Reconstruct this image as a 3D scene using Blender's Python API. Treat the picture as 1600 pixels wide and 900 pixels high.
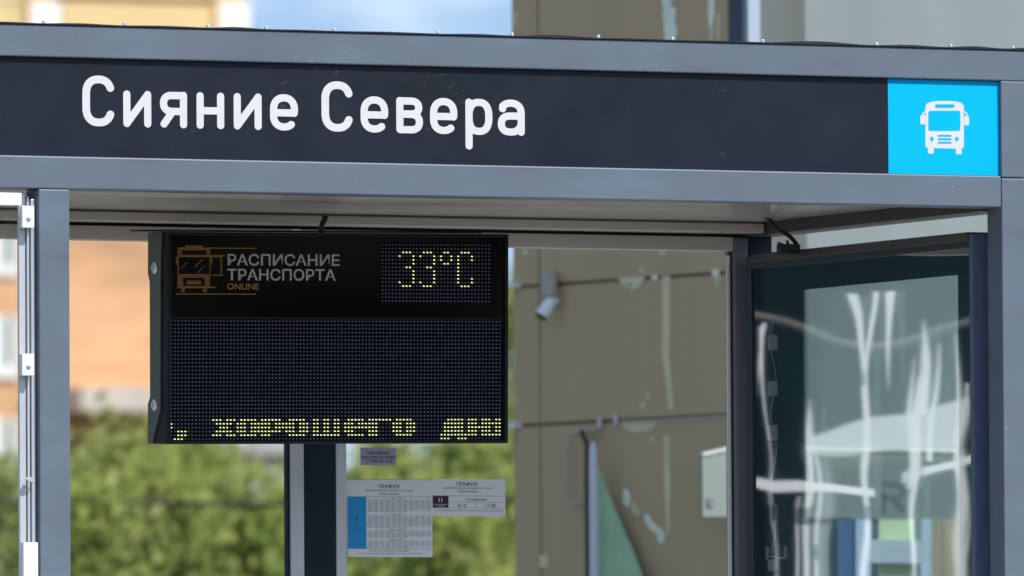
import bpy, bmesh, math, random
from mathutils import Vector, Matrix
random.seed(7)
R = math.radians
SC = bpy.context.scene
for o in list(bpy.data.objects): bpy.data.objects.remove(o)
COL = SC.collection

# ------------------------------------------------------------------ camera
TH = R(25.5); F = 17800.0; HOR = 1265.0; ROLL = 0.006; DIST = 29.6; CZ = 0.85
PIT = math.atan((HOR-450)/F)
CAM = Vector((-DIST*math.sin(TH), -DIST*math.cos(TH), CZ))
_f0 = Vector((math.sin(TH), math.cos(TH), 0)); _z = Vector((0,0,1))
FW = (_f0*math.cos(PIT) + _z*math.sin(PIT)).normalized()
_r = Vector((math.cos(TH), -math.sin(TH), 0)); _u = _r.cross(FW)
RT = _r*math.cos(ROLL) - _u*math.sin(ROLL)
UP = _u*math.cos(ROLL) + _r*math.sin(ROLL)
cam = bpy.data.cameras.new('camera'); camo = bpy.data.objects.new('camera', cam); COL.objects.link(camo)
cam.sensor_width = 36; cam.lens = 36*F/1600; cam.clip_start = 0.5; cam.clip_end = 6000
cam.dof.use_dof = True; cam.dof.focus_distance = 29.75; cam.dof.aperture_fstop = 8.8
m = Matrix.Identity(4)
for i in range(3):
    m[i][0] = RT[i]; m[i][1] = UP[i]; m[i][2] = -FW[i]; m[i][3] = CAM[i]
camo.matrix_world = m
SC.camera = camo
def ray(u, v): return (FW + RT*((u-800)/F) - UP*((v-450)/F))
def hit(u, v, p, n):
    d = ray(u, v); return CAM + d*((Vector(p)-CAM).dot(n)/d.dot(n))
def P(u, v, Y=0.0): return hit(u, v, (0,Y,0), Vector((0,1,0)))
def Q(u, v, dep): return CAM + ray(u, v)*dep

# ------------------------------------------------------------------ world, sun, exposure
SAZ, SEL = 22.0, 50.0
w = bpy.data.worlds.new('World'); SC.world = w; w.use_nodes = True
nt = w.node_tree; nt.nodes.clear()
sky = nt.nodes.new('ShaderNodeTexSky'); sky.sky_type = 'NISHITA'; sky.sun_disc = False
sky.sun_elevation = R(SEL); sky.sun_rotation = R(180-SAZ); sky.air_density = 1.0; sky.dust_density = 0.6; sky.ozone_density = 1.5
tc = nt.nodes.new('ShaderNodeTexCoord'); mp = nt.nodes.new('ShaderNodeMapping'); mp.inputs['Scale'].default_value = (1,1,2.2)
mp.inputs['Location'].default_value = (0.06,0.0,0.05)
nz = nt.nodes.new('ShaderNodeTexNoise'); nz.inputs['Scale'].default_value = 42; nz.inputs['Detail'].default_value = 4; nz.inputs['Roughness'].default_value = .5
rp = nt.nodes.new('ShaderNodeValToRGB'); rp.color_ramp.elements[0].position = .44; rp.color_ramp.elements[1].position = .74
mx = nt.nodes.new('ShaderNodeMixRGB'); mx.inputs[2].default_value = (7.6,8.0,8.5,1)
bg = nt.nodes.new('ShaderNodeBackground'); bg.inputs['Strength'].default_value = 0.125
out = nt.nodes.new('ShaderNodeOutputWorld')
L = nt.links.new
va = nt.nodes.new('ShaderNodeVectorMath'); va.operation = 'ADD'; va.inputs[1].default_value = (0,0,.13)
vn = nt.nodes.new('ShaderNodeVectorMath'); vn.operation = 'NORMALIZE'
L(tc.outputs['Generated'], va.inputs[0]); L(va.outputs[0], vn.inputs[0]); L(vn.outputs[0], sky.inputs['Vector'])
L(tc.outputs['Generated'], mp.inputs[0]); L(mp.outputs[0], nz.inputs['Vector']); L(nz.outputs[0], rp.inputs[0])
ml = nt.nodes.new('ShaderNodeMath'); ml.operation = 'MULTIPLY'; ml.inputs[1].default_value = .6
L(rp.outputs[0], ml.inputs[0]); L(ml.outputs[0], mx.inputs[0]); L(sky.outputs[0], mx.inputs[1]); L(mx.outputs[0], bg.inputs[0]); L(bg.outputs[0], out.inputs[0])
sun = bpy.data.lights.new('sun', 'SUN'); sun.energy = 3.6; sun.angle = R(.5); sun.color = (1,.95,.88)
so = bpy.data.objects.new('sun', sun); COL.objects.link(so)
SD = Vector((math.sin(R(SAZ))*math.cos(R(SEL)), -math.cos(R(SAZ))*math.cos(R(SEL)), math.sin(R(SEL))))
so.rotation_euler = SD.to_track_quat('Z','Y').to_euler(); so.location = (4,-8,12)
vs = SC.view_settings; vs.view_transform = 'Standard'; vs.look = 'None'; vs.exposure = 0.38; vs.gamma = 1; vs.use_curve_mapping = False
SC.cycles.max_bounces = 10; SC.cycles.transparent_max_bounces = 24; SC.cycles.caustics_reflective = False; SC.cycles.caustics_refractive = False

# ------------------------------------------------------------------ materials
def mat(name, col, rough=.5, metal=0.0, spec=.5, var=0.0, vscale=8.0, bump=0.0, bscale=60.0, stretch=(1,1,1), coat=0.0, emis=None, estr=0, col2=None):
    M = bpy.data.materials.new(name); M.use_nodes = True; t = M.node_tree; b = t.nodes['Principled BSDF']
    b.inputs['Base Color'].default_value = (*col,1); b.inputs['Roughness'].default_value = rough
    b.inputs['Metallic'].default_value = metal; b.inputs['Specular IOR Level'].default_value = spec
    if coat: b.inputs['Coat Weight'].default_value = coat; b.inputs['Coat Roughness'].default_value = .08
    if emis: b.inputs['Emission Color'].default_value = (*emis,1); b.inputs['Emission Strength'].default_value = estr
    if var or bump or col2:
        c = t.nodes.new('ShaderNodeTexCoord'); mpp = t.nodes.new('ShaderNodeMapping'); mpp.inputs['Scale'].default_value = stretch
        t.links.new(c.outputs['Object'], mpp.inputs[0])
    if var or col2:
        n = t.nodes.new('ShaderNodeTexNoise'); n.inputs['Scale'].default_value = vscale; n.inputs['Detail'].default_value = 5; n.inputs['Roughness'].default_value = .6
        t.links.new(mpp.outputs[0], n.inputs['Vector'])
        r = t.nodes.new('ShaderNodeValToRGB'); r.color_ramp.elements[0].position = .3; r.color_ramp.elements[1].position = .7
        c2 = col2 if col2 else tuple(min(1,x*(1+var)) for x in col)
        c1 = col if col2 else tuple(x*(1-var) for x in col)
        r.color_ramp.elements[0].color = (*c1,1); r.color_ramp.elements[1].color = (*c2,1)
        t.links.new(n.outputs[0], r.inputs[0]); t.links.new(r.outputs[0], b.inputs['Base Color'])
        mr = t.nodes.new('ShaderNodeMapRange'); mr.inputs[3].default_value = max(.02,rough-.08); mr.inputs[4].default_value = min(1,rough+.1)
        t.links.new(n.outputs[0], mr.inputs[0]); t.links.new(mr.outputs[0], b.inputs['Roughness'])
    if bump:
        n2 = t.nodes.new('ShaderNodeTexNoise'); n2.inputs['Scale'].default_value = bscale; n2.inputs['Detail'].default_value = 3
        t.links.new(mpp.outputs[0], n2.inputs['Vector'])
        bp = t.nodes.new('ShaderNodeBump'); bp.inputs['Strength'].default_value = bump; bp.inputs['Distance'].default_value = .01
        t.links.new(n2.outputs[0], bp.inputs['Height']); t.links.new(bp.outputs[0], b.inputs['Normal'])
    return M
def glass(name, tint=(.9,.95,.93), ior=1.5, rough=0.0, haze=0.0, hazecol=(.7,.75,.75)):
    M = bpy.data.materials.new(name); M.use_nodes = True; t = M.node_tree; t.nodes.clear()
    o = t.nodes.new('ShaderNodeOutputMaterial'); tr = t.nodes.new('ShaderNodeBsdfTransparent'); tr.inputs[0].default_value = (*tint,1)
    gl = t.nodes.new('ShaderNodeBsdfGlossy'); gl.inputs['Roughness'].default_value = rough; gl.inputs[0].default_value = (.95,1,1,1)
    lw = t.nodes.new('ShaderNodeLayerWeight'); lw.inputs[0].default_value = .5      # Schlick: r0 + (1-r0) * (1-cos)^5, either side of the sheet
    pw = t.nodes.new('ShaderNodeMath'); pw.operation = 'POWER'; pw.inputs[1].default_value = 5; t.links.new(lw.outputs['Facing'], pw.inputs[0])
    fr = t.nodes.new('ShaderNodeMath'); fr.operation = 'MULTIPLY_ADD'; fr.inputs[1].default_value = 1-ior; fr.inputs[2].default_value = ior; t.links.new(pw.outputs[0], fr.inputs[0])
    mix = t.nodes.new('ShaderNodeMixShader')
    t.links.new(fr.outputs[0], mix.inputs[0]); t.links.new(tr.outputs[0], mix.inputs[1]); t.links.new(gl.outputs[0], mix.inputs[2])
    last = mix
    if haze:
        df = t.nodes.new('ShaderNodeBsdfDiffuse'); df.inputs[0].default_value = (*hazecol,1)
        c = t.nodes.new('ShaderNodeTexCoord'); n = t.nodes.new('ShaderNodeTexNoise'); n.inputs['Scale'].default_value = 2.5; n.inputs['Detail'].default_value = 6
        t.links.new(c.outputs['Object'], n.inputs['Vector'])
        mm = t.nodes.new('ShaderNodeMath'); mm.operation = 'MULTIPLY'; mm.inputs[1].default_value = haze*2; t.links.new(n.outputs[0], mm.inputs[0])
        m2 = t.nodes.new('ShaderNodeMixShader'); t.links.new(mm.outputs[0], m2.inputs[0]); t.links.new(mix.outputs[0], m2.inputs[1]); t.links.new(df.outputs[0], m2.inputs[2]); last = m2
    t.links.new(last.outputs[0], o.inputs[0]); return M
def leafmat(name, cols, trans=.45):
    M = bpy.data.materials.new(name); M.use_nodes = True; t = M.node_tree; t.nodes.clear()
    o = t.nodes.new('ShaderNodeOutputMaterial'); g = t.nodes.new('ShaderNodeNewGeometry'); r = t.nodes.new('ShaderNodeValToRGB')
    e = r.color_ramp.elements; e[0].color = (*cols[0],1); e[1].color = (*cols[-1],1)
    for i, c in enumerate(cols[1:-1]):
        q = e.new((i+1)/(len(cols)-1)); q.color = (*c,1)
    t.links.new(g.outputs['Random Per Island'], r.inputs[0])
    d = t.nodes.new('ShaderNodeBsdfDiffuse'); tl = t.nodes.new('ShaderNodeBsdfTranslucent'); mxx = t.nodes.new('ShaderNodeMixShader'); mxx.inputs[0].default_value = trans
    t.links.new(r.outputs[0], d.inputs[0]); t.links.new(r.outputs[0], tl.inputs[0])
    t.links.new(d.outputs[0], mxx.inputs[1]); t.links.new(tl.outputs[0], mxx.inputs[2]); t.links.new(mxx.outputs[0], o.inputs[0]); return M

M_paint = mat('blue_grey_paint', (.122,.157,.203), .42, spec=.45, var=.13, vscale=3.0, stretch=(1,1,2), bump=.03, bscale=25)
M_navy = mat('sign_navy', (.0125,.0165,.027), .42, spec=.22, var=.16, vscale=5)
def scuffs(M, col=(.075,.08,.095)):
    t=M.node_tree; b=t.nodes['Principled BSDF']; old=b.inputs['Base Color'].links[0].from_socket
    c=t.nodes.new('ShaderNodeTexCoord'); n1=t.nodes.new('ShaderNodeTexNoise'); n1.inputs['Scale'].default_value=90; n1.inputs['Detail'].default_value=3
    mp1=t.nodes.new('ShaderNodeMapping'); mp1.inputs['Scale'].default_value=(.35,1,.8); n2=t.nodes.new('ShaderNodeTexNoise'); n2.inputs['Scale'].default_value=4.5
    t.links.new(c.outputs['Object'],mp1.inputs[0]); t.links.new(mp1.outputs[0],n1.inputs['Vector']); t.links.new(c.outputs['Object'],n2.inputs['Vector'])
    a=t.nodes.new('ShaderNodeMapRange'); a.inputs[1].default_value=.62; a.inputs[2].default_value=.75; t.links.new(n1.outputs[0],a.inputs[0])
    d=t.nodes.new('ShaderNodeMapRange'); d.inputs[1].default_value=.54; d.inputs[2].default_value=.70; t.links.new(n2.outputs[0],d.inputs[0])
    mu=t.nodes.new('ShaderNodeMath'); mu.operation='MULTIPLY'; t.links.new(a.outputs[0],mu.inputs[0]); t.links.new(d.outputs[0],mu.inputs[1])
    mi=t.nodes.new('ShaderNodeMixRGB'); mi.inputs[2].default_value=(*col,1); t.links.new(mu.outputs[0],mi.inputs[0]); t.links.new(old,mi.inputs[1]); t.links.new(mi.outputs[0],b.inputs['Base Color'])
scuffs(M_navy); scuffs(M_paint,(.26,.29,.33))
M_white = mat('white_film', (.66,.67,.68), .5, spec=.2, var=.02, vscale=20)
M_cyan = mat('cyan_film', (.0,.46,.86), .5, spec=.10, var=.02, vscale=4)
M_alu = mat('aluminium', (.66,.70,.73), .38, metal=.45, var=.06, vscale=14, stretch=(1,1,.2))
M_aluw = mat('white_aluminium', (.86,.88,.90), .4, spec=.4, var=.02)
M_zinc = mat('zinc_bolt', (.78,.79,.80), .3, metal=.6, var=.1, vscale=80)
M_rubber = mat('black_rubber', (.012,.012,.014), .55, var=.3, vscale=20)
M_ceil = mat('ceiling_panel', (.60,.565,.525), .15, spec=.5, var=.05, vscale=2.5, stretch=(1,2,1))
M_header = mat('header_grey', (.70,.66,.62), .45, var=.06, vscale=5, stretch=(.4,1,1))
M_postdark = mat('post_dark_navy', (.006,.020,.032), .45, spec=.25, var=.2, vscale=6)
M_strip = mat('glazing_strip', (.66,.70,.76), .4, var=.06, vscale=5)
M_edge = mat('glass_edge', (.92,.97,.95), .3)
M_black = mat('black_gap', (.008,.008,.010), .6)
M_glass = glass('clear_glass', (.992,.995,.99), .010, haze=.008)
M_boxglass = glass('tinted_case_glass', (.90,.97,.98), .40, rough=.02)
M_boxback = glass('case_back_glass', (.93,.98,.97), .02, haze=.06, hazecol=(.55,.70,.68))
M_teal = mat('case_lining_teal', (.006,.075,.088), .4, spec=.2, var=.15, vscale=5)
M_case = mat('case_frame_navy', (.020,.034,.050), .38, var=.15, vscale=9)
M_caselit = mat('case_frame_skylit', (.085,.125,.185), .42, var=.06)  # front end of the case frame, sky reflection put into a lighter blue
M_module = mat('led_module', (.55,.60,.62), .4)
M_acryl = mat('black_acrylic', (.003,.003,.003), .07, spec=.22)
M_ledbg = mat('led_board', (.004,.006,.012), .6, spec=.06)
M_ledcase = mat('led_case', (.005,.006,.007), .4, spec=.3)
M_plate = mat('green_grey_plate', (.085,.112,.098), .42, var=.1, vscale=30)
M_dot = mat('led_dot_off', (.40,.41,.43), .4)
M_lit = mat('led_dot_lit', (.5,.5,.3), .3, emis=(.88,1,.36), estr=.85)
M_ledtxt = mat('led_print_grey', (.46,.46,.47), .5)
M_orange = mat('led_print_orange', (.36,.17,.02), .5)
M_paper = mat('paper', (.90,.93,.96), .7, var=.02, vscale=30)
M_lav = mat('lavender_paper', (.40,.40,.56), .7)
M_ink = mat('ink', (.06,.065,.09), .6)
M_blue = mat('blue_column', (.01,.36,.78), .6)
M_maroon = mat('maroon', (.045,.008,.022), .6)
M_cable = mat('black_cable', (.010,.010,.011), .5, bump=.6, bscale=300)

# ------------------------------------------------------------------ helpers
class MB:
    def __init__(s): s.v=[]; s.f=[]; s.mi=[]; s.sm=[]
    def add(s, vs, fs, mi=0, sm=False):
        k=len(s.v); s.v += [Vector(x) for x in vs]
        for f in fs: s.f.append([i+k for i in f]); s.mi.append(mi); s.sm.append(sm)
        return s
    def box(s, x0,x1,y0,y1,z0,z1, mi=0, b=0.0):
        if b<=0:
            vs=[(x,y,z) for x in (x0,x1) for y in (y0,y1) for z in (z0,z1)]
            fs=[(0,1,3,2),(4,6,7,5),(0,4,5,1),(2,3,7,6),(0,2,6,4),(1,5,7,3)]
            return s.add(vs,fs,mi)
        bm=bmesh.new(); bmesh.ops.create_cube(bm,size=1)
        for v in bm.verts: v.co=Vector(((x0+x1)/2+v.co.x*(x1-x0),(y0+y1)/2+v.co.y*(y1-y0),(z0+z1)/2+v.co.z*(z1-z0)))
        bmesh.ops.bevel(bm,geom=list(bm.edges),offset=b,segments=2,profile=.5,affect='EDGES')
        bm.verts.index_update(); s.add([v.co.copy() for v in bm.verts],[[v.index for v in f.verts] for f in bm.faces],mi); bm.free(); return s
    def tube(s, pts, r, n=8, mi=0, cap=True, radii=None):
        pts=[Vector(p) for p in pts]; vs=[]; fs=[]; ref=Vector((0,0,1))
        for i,p in enumerate(pts):
            d=(pts[min(i+1,len(pts)-1)]-pts[max(i-1,0)]).normalized()
            a=d.cross(ref); 
            if a.length<.1: a=d.cross(Vector((1,0,0)))
            a.normalize(); b=d.cross(a); rr=radii[i] if radii else r
            for k in range(n):
                t=2*math.pi*k/n; vs.append(p+a*(rr*math.cos(t))+b*(rr*math.sin(t)))
        for i in range(len(pts)-1):
            for k in range(n): fs.append((i*n+k,i*n+(k+1)%n,(i+1)*n+(k+1)%n,(i+1)*n+k))
        s.add(vs,fs,mi,True)
        if cap: s.add(vs[:n],[list(range(n))[::-1]],mi); s.add(vs[-n:],[list(range(n))],mi)
        return s
    def prism(s, poly, axis_pt, dirv, mi=0):
        a=[Vector(p) for p in poly]; d=Vector(dirv); n=len(a)
        return s.add(a+[p+d for p in a], [list(range(n)),[n+i for i in range(n)][::-1]]+[(i,i+n,(i+1)%n+n,(i+1)%n) for i in range(n)],mi)
    def dome(s, c, r, n, up, h, mi=0):
        c=Vector(c); up=Vector(up).normalized(); a=up.orthogonal().normalized(); b=up.cross(a); vs=[];fs=[]
        rings=4
        for j in range(rings):
            t=j/rings*math.pi/2
            for k in range(n):
                q=2*math.pi*k/n; vs.append(c+(a*math.cos(q)+b*math.sin(q))*(r*math.cos(t))+up*(h*math.sin(t)))
        vs.append(c+up*h)
        for j in range(rings-1):
            for k in range(n): fs.append((j*n+k,j*n+(k+1)%n,(j+1)*n+(k+1)%n,(j+1)*n+k))
        for k in range(n): fs.append(((rings-1)*n+k,(rings-1)*n+(k+1)%n,rings*n))
        return s.add(vs,fs,mi,True)
    def build(s, name, mats, parent=None, recalc=True):
        me=bpy.data.meshes.new(name); me.from_pydata([tuple(v) for v in s.v],[],s.f); 
        for mm in (mats if isinstance(mats,(list,tuple)) else [mats]): me.materials.append(mm)
        me.polygons.foreach_set('material_index',s.mi); me.polygons.foreach_set('use_smooth',s.sm); 
        if recalc:
            bm=bmesh.new(); bm.from_mesh(me); bmesh.ops.recalc_face_normals(bm,faces=bm.faces); bm.to_mesh(me); bm.free()
        me.update()
        o=bpy.data.objects.new(name,me); COL.objects.link(o)
        if parent: o.parent=parent; o.matrix_parent_inverse=Matrix.Identity(4)
        return o
def empty(name, loc=(0,0,0)):
    o=bpy.data.objects.new(name,None); o.empty_display_size=.1; COL.objects.link(o); o.location=loc; return o
def tag(o, label=None, cat=None, group=None, kind=None):
    if label: o['label']=label
    if cat: o['category']=cat
    if group: o['group']=group
    if kind: o['kind']=kind
    return o
class Off(MB):
    """mesh builder whose result is stored relative to an origin (its parent's location)"""
    def __init__(s, org): super().__init__(); s.o=Vector(org)
    def build(s, *a, **k):
        s.v=[p-s.o for p in s.v]; return super().build(*a, **k)
def stroke(mb, pts, w, to3, layer, closed=False, cap=True, mi=0):
    """flat pen stroke with round ends along a 2D polyline; to3(x, y, layer) places it"""
    p=[Vector((a,b)) for a,b in pts]; n=len(p); Ls=[]; Rs=[]
    for i in range(n):
        if closed: a,b=p[i-1],p[(i+1)%n]
        else: a,b=p[max(i-1,0)],p[min(i+1,n-1)]
        d1=(p[i]-a).normalized() if (p[i]-a).length>1e-9 else (b-p[i]).normalized()
        d2=(b-p[i]).normalized() if (b-p[i]).length>1e-9 else d1
        t=(d1+d2).normalized(); nn=Vector((-t.y,t.x)); c=max(.35,nn.dot(Vector((-d1.y,d1.x))))
        Ls.append(p[i]+nn*(w/2/c)); Rs.append(p[i]-nn*(w/2/c))
    vs=[to3(q.x,q.y,layer) for q in Ls+Rs]; fs=[]
    for i in range(n if closed else n-1):
        j=(i+1)%n; fs.append((n+i,n+j,j,i))
    mb.add(vs,fs,mi)
    if cap and not closed:
        for e,q in ((0,1),(n-1,n-2)):
            d=(p[e]-p[q]).normalized(); ba=math.atan2(d.y,d.x)
            ring=[p[e]+Vector((math.cos(ba-math.pi/2+math.pi*k/10),math.sin(ba-math.pi/2+math.pi*k/10)))*(w/2) for k in range(11)]
            mb.add([to3(x.x,x.y,layer) for x in ring],[list(range(11))],mi)
def arc(cx,cy,rx,ry,a0,a1,n=14,e=1.0):
    r=[]
    for k in range(n+1):
        t=R(a0+(a1-a0)*k/n); c,s_=math.cos(t),math.sin(t)
        r.append((cx+rx*math.copysign(abs(c)**e,c), cy+ry*math.copysign(abs(s_)**e,s_)))
    return r
_cv = bpy.data.curves.new('type','FONT')
def text(mb, body, size, to3, x, y, layer=0, align='LEFT', bold=0.0, fit=None, mi=0):
    """flat lettering from Blender's built-in font appended to a mesh; x, y is the baseline point"""
    _cv.body=body; _cv.size=size; _cv.offset=bold; _cv.resolution_u=3
    to=bpy.data.objects.new('tmp',_cv); me=bpy.data.meshes.new_from_object(to); bpy.data.objects.remove(to)
    if not me.vertices: bpy.data.meshes.remove(me); return
    xs=[v.co.x for v in me.vertices]; x0,x1=min(xs),max(xs); sc=1.0
    if fit: sc=fit/(x1-x0)
    ox={'LEFT':-x0,'CENTER':-(x0+x1)/2,'RIGHT':-x1}[align]
    mb.add([to3(x+(v.co.x+ox)*sc,y+v.co.y,layer) for v in me.vertices],[list(p.vertices) for p in me.polygons],mi)
    bpy.data.meshes.remove(me)

# ------------------------------------------------------------------ setting
def ground(name, mt, x0,x1,y0,y1,z, h=None):
    b=MB()
    if h: b.box(x0,x1,y0,y1,z-h,z)
    else: b.add([(x0,y0,z),(x1,y0,z),(x1,y1,z),(x0,y1,z)],[(0,1,2,3)])
    return tag(b.build(name,mt),kind='structure')
ground('ground', mat('ground_grass',(.09,.10,.05),.9,var=.35,vscale=.8), -3000,3000,-1500,4500,-.154)
ground('road', mat('asphalt',(.05,.05,.052),.85,var=.2,vscale=3), -300,300,-38,-2.2,-.15)
ground('pavement', mat('paving',(.40,.385,.36),.85,var=.12,vscale=4), -120,120,-2.05,6.5,0,.15)
ground('kerb', mat('kerb_stone',(.36,.35,.33),.8,var=.1,vscale=6), -120,120,-2.2,-2.052,.01,.16)
b=MB()
for k in range(-12,12): b.box(k*9,k*9+4,-18.08,-17.93,-.15,-.146)
tag(b.build('lane_marking',mat('road_paint',(.75,.75,.73),.7)),kind='structure')

# ------------------------------------------------------------------ bus shelter
ORG=Vector((P(1580,600).x,0,0))
shelter=tag(empty('bus_shelter',ORG),'blue grey steel bus shelter with dark name board and glass back wall','bus shelter')
def SB(): return Off(ORG)
PW=.085
xr=P(1566,400).x                          # left face of the front right post
xl0,xl1=P(61.5,500).x,P(109.5,500).x      # front left post
zt=P(800,57.8).z; zu=P(800,107.0).z; zp=P(800,258.9).z; zb=P(800,309).z
XL=xl0-1.9
YB=1.50
zc=P(700,337.5,1.36).z
# front frame
SB().box(XL,xr+PW,0,PW,zu,zt,b=.0035).build('upper_beam',M_paint,shelter)
SB().box(XL,xr-.0012,.0,PW,zb,zp,b=.0035).build('lower_beam',M_paint,shelter)
SB().box(xr,xr+PW,.0,PW,zp-.0035,zu-.0006,b=.003).build('corner_upright',M_paint,shelter)
def post(x0,x1,y0,y1,z1,mt,nm='post'):
    return SB().box(x0,x1,y0,y1,0,z1,b=.003).build(nm,mt,shelter)
post(xr,xr+PW,0,PW,zp-.006,M_paint); post(xl0,xl1,0.0005,PW,zb-.0012,M_paint); post(XL-PW,XL-.001,0,PW,zt,M_paint)
# weld seam line and rear posts
# name board
sign=SB().box(XL,xr-.003,.014,.024,zp+.001,zu-.001).build('name_board',M_navy,shelter)
SY=.014
xc0,xc1=P(1387.5,190,SY).x,P(1563.5,190,SY).x
b=SB(); b.box(xc0,xc1,SY-.0012,SY-.0002,zp+.0015,zu-.0015).build('blue_square',M_cyan,sign).location=(0,0,0)
# lettering (rounded pen strokes)
zbase=P(475,205.2,SY).z
b=SB(); S=12.0
def glyph(u0,u1,strokes,sw=11.4,hx=1.0):
    xa,xb=P(u0,190,SY).x,P(u1,190,SY).x; wpx=u1-u0; k=(xb-xa)/wpx; kz=1/597.0
    for i,(pts,cl) in enumerate(strokes):
        to3=lambda x,y,l: (xa+x*k, SY-.0012-.00015*l, zbase+y*kz)
        stroke(b,pts,sw,to3,i,cl)
def g_C(w): return [(arc(w/2+1,50,w/2-7,22.5,22,180,14,.85)+arc(w/2+1,29,w/2-7,22.5,180,338,14,.85),False)]
def g_i(w): return [([(6,6),(6,51)],False),([(w-6,6),(w-6,51)],False),([(6.5,7),(w-6.5,50)],False)]
def g_ya(w): return [([(w-6,6),(w-6,51)],False),([(w-7,50.5)]+arc(18.5,38.3,12.3,12.2,90,270,12,.9)+[(w-7,26)],False),([(20,25.5),(7,6.5)],False)]
def g_n(w): return [([(6,6),(6,51)],False),([(w-6,6),(w-6,51)],False),([(6,28.3),(w-6,28.3)],False)]
def g_e(w): return [([(7,27.8),(w-6.4,27.8)],False),(arc(w/2,33,w/2-6.2,18,-16,180,16,.9)+arc(w/2,23,w/2-6.2,17,180,312,12,.9),False)]
def g_v(w): return [([(6,6),(6,51)],False),([(6.5,50.5)]+arc(w-18,40.5,11,10,90,-90,10,.9)+[(6.5,30.5)],False),([(7,30)]+arc(w-18.5,18,12.5,12,90,-90,10,.9)+[(6.5,6)],False)]
def g_r(w): return [([(6,-17),(6,51)],False),(arc(w/2,28.5,w/2-6,22.5,0,352,36,.8),True)]
def g_a(w): return [([(8,42)]+arc(w/2-.5,36,w/2-5.5,15,140,0,12,.9)+[(w-6,6)],False),([(w-7,31)]+arc(18,18.5,12,12.3,90,270,12,.9)+arc(22,18,w-29,12,-90,-20,6),False)]
for u0,u1,g in ((126.5,179.5,g_C),(192,236.5,g_i),(249,292.5,g_ya),(306.5,350.5,g_n),(364.5,409,g_i),(421,466,g_e),(500,552,g_C),(562.5,607,g_e),(618.5,661,g_v),(671,715,g_e),(726.5,769.5,g_r),(777,820,g_a)):
    if u0==500: b.build('lettering',M_white,sign); b=SB()
    glyph(u0,u1,g(u1-u0),11.9 if g is g_C else 11.2)
b.build('lettering',M_white,sign)
# bus pictogram
b=SB()
def pic(u,v): q=P(u,v,SY-.0013); return (q.x,q.z)
def poly(pts,l,mi): b.add([(pic(u,v)[0],SY-.0014-.00018*l,pic(u,v)[1]) for u,v in pts],[list(range(len(pts)))],mi)
def rrect(u0,v0,u1,v1,r,n=5,tr=None):
    o=[]
    for cx,cy,a in ((u1-r,v0+r,-90),(u1-r,v1-r,0),(u0+r,v1-r,90),(u0+r,v0+r,180)):
        for k in range(n+1): t=R(a+90*k/n); o.append((cx+r*math.cos(t),cy+r*math.sin(t)))
    return o
body=[(1446,229)]+[(1446,168)]+arc(1476,169.5,30,11.6,180,360,14,.62)+[(1506,229),(1503,232.5),(1449,231)]
poly(body,0,0)
poly(rrect(1450,229,1459,240,1.5),1,0); poly(rrect(1493.5,229,1502.5,241,1.5),1,0)
poly(rrect(1438,180,1445.6,194.5,2),1,0); poly(rrect(1506.6,181.5,1514,196,2),1,0)
for cx,a0,a1 in ((1445.5,90,180),(1506.5,0,90)):
    stroke(b,[(x,y) for x,y in arc(cx,181,4,-6,a0,a1,6)],2.2,lambda x,y,l:(pic(x,y)[0],SY-.0014-.00018*l,pic(x,y)[1]),2,mi=0)
poly(rrect(1450.5,173,1500.5,204.5,3.5),3,1); poly(rrect(1461,162.8,1491.5,168.3,2.4),3,1)
for v in (212,217.4,222.8): poly(rrect(1465.5,v-1.5,1486.5,v+1.5,.6),3,1)
for u in (1456,1495): poly(arc(u,217,2.6,3.6,0,345,14),3,1)
b.build('bus_pictogram',[M_white,M_cyan],sign)
# roof sheet with wavy rubber edge, bolts
b=SB(); N=160; bu=[-90,-20,73,200,330,421,527,690,805,940,1056,1197,1375,1491,1588,1660]
def wave(u):
    for i in range(len(bu)-1):
        if bu[i]<=u<=bu[i+1]:
            t=(u-bu[i])/(bu[i+1]-bu[i]); amp=[.3,.6,1.0,.7,1.5,.3,.6,.8,2.0,.5,.35,2.6,1.4,1.8,1.6][i]
            return amp*math.sin(math.pi*t)**2
    return .3
def uz(x): return 800+(x)*F*math.cos(TH)/DIST
xs=[XL+(xr+PW-.002-XL)*i/N for i in range(N+1)]
vs=[]
for x in xs:
    h=.0022+.0024*wave(uz(x))
    vs += [(x,-.004,zt+.0007),(x,-.004,zt+.0012+h),(x,.4,zt+.006+h),(x,YB+.12,zt+.012),(x,YB+.12,zt+.0007)]
fs=[]
for i in range(N):
    for k in range(5): fs.append((i*5+k,i*5+(k+1)%5,(i+1)*5+(k+1)%5,(i+1)*5+k))
fs += [(0,1,2,3,4),tuple(N*5+k for k in (4,3,2,1,0))]
b.add(vs,fs); b.build('roof_membrane',M_rubber,shelter)
for u in bu[2:-1]:
    x=P(u,50).x; b=SB(); z0=zt+.0035
    b.tube([(x,.02,z0),(x,.02,z0+.0022)],.0065,12); 
    b.tube([(x,.02,z0+.0022),(x,.02,z0+.0075)],.0048,6); b.dome((x,.02,z0+.0075),.0040,10,(0,0,1),.0022)
    b.build('bolt',M_zinc,shelter)
# ceiling, with panel joints
xce=P(1180,345,1.42).x
b=SB()
js=[XL+.02]+[P(u,330,.7).x for u in (-420,240,470,905)]+[xce]
for a,c in zip(js,js[1:]): b.box(a+.001,c-.001,PW+.001,1.36,zc,zc+.03)
b.build('ceiling',M_ceil,shelter)
SB().box(XL,xr,PW+.002,YB+.1,zc+.034,zt-.002).build('roof_core',M_header,shelter)
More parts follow.
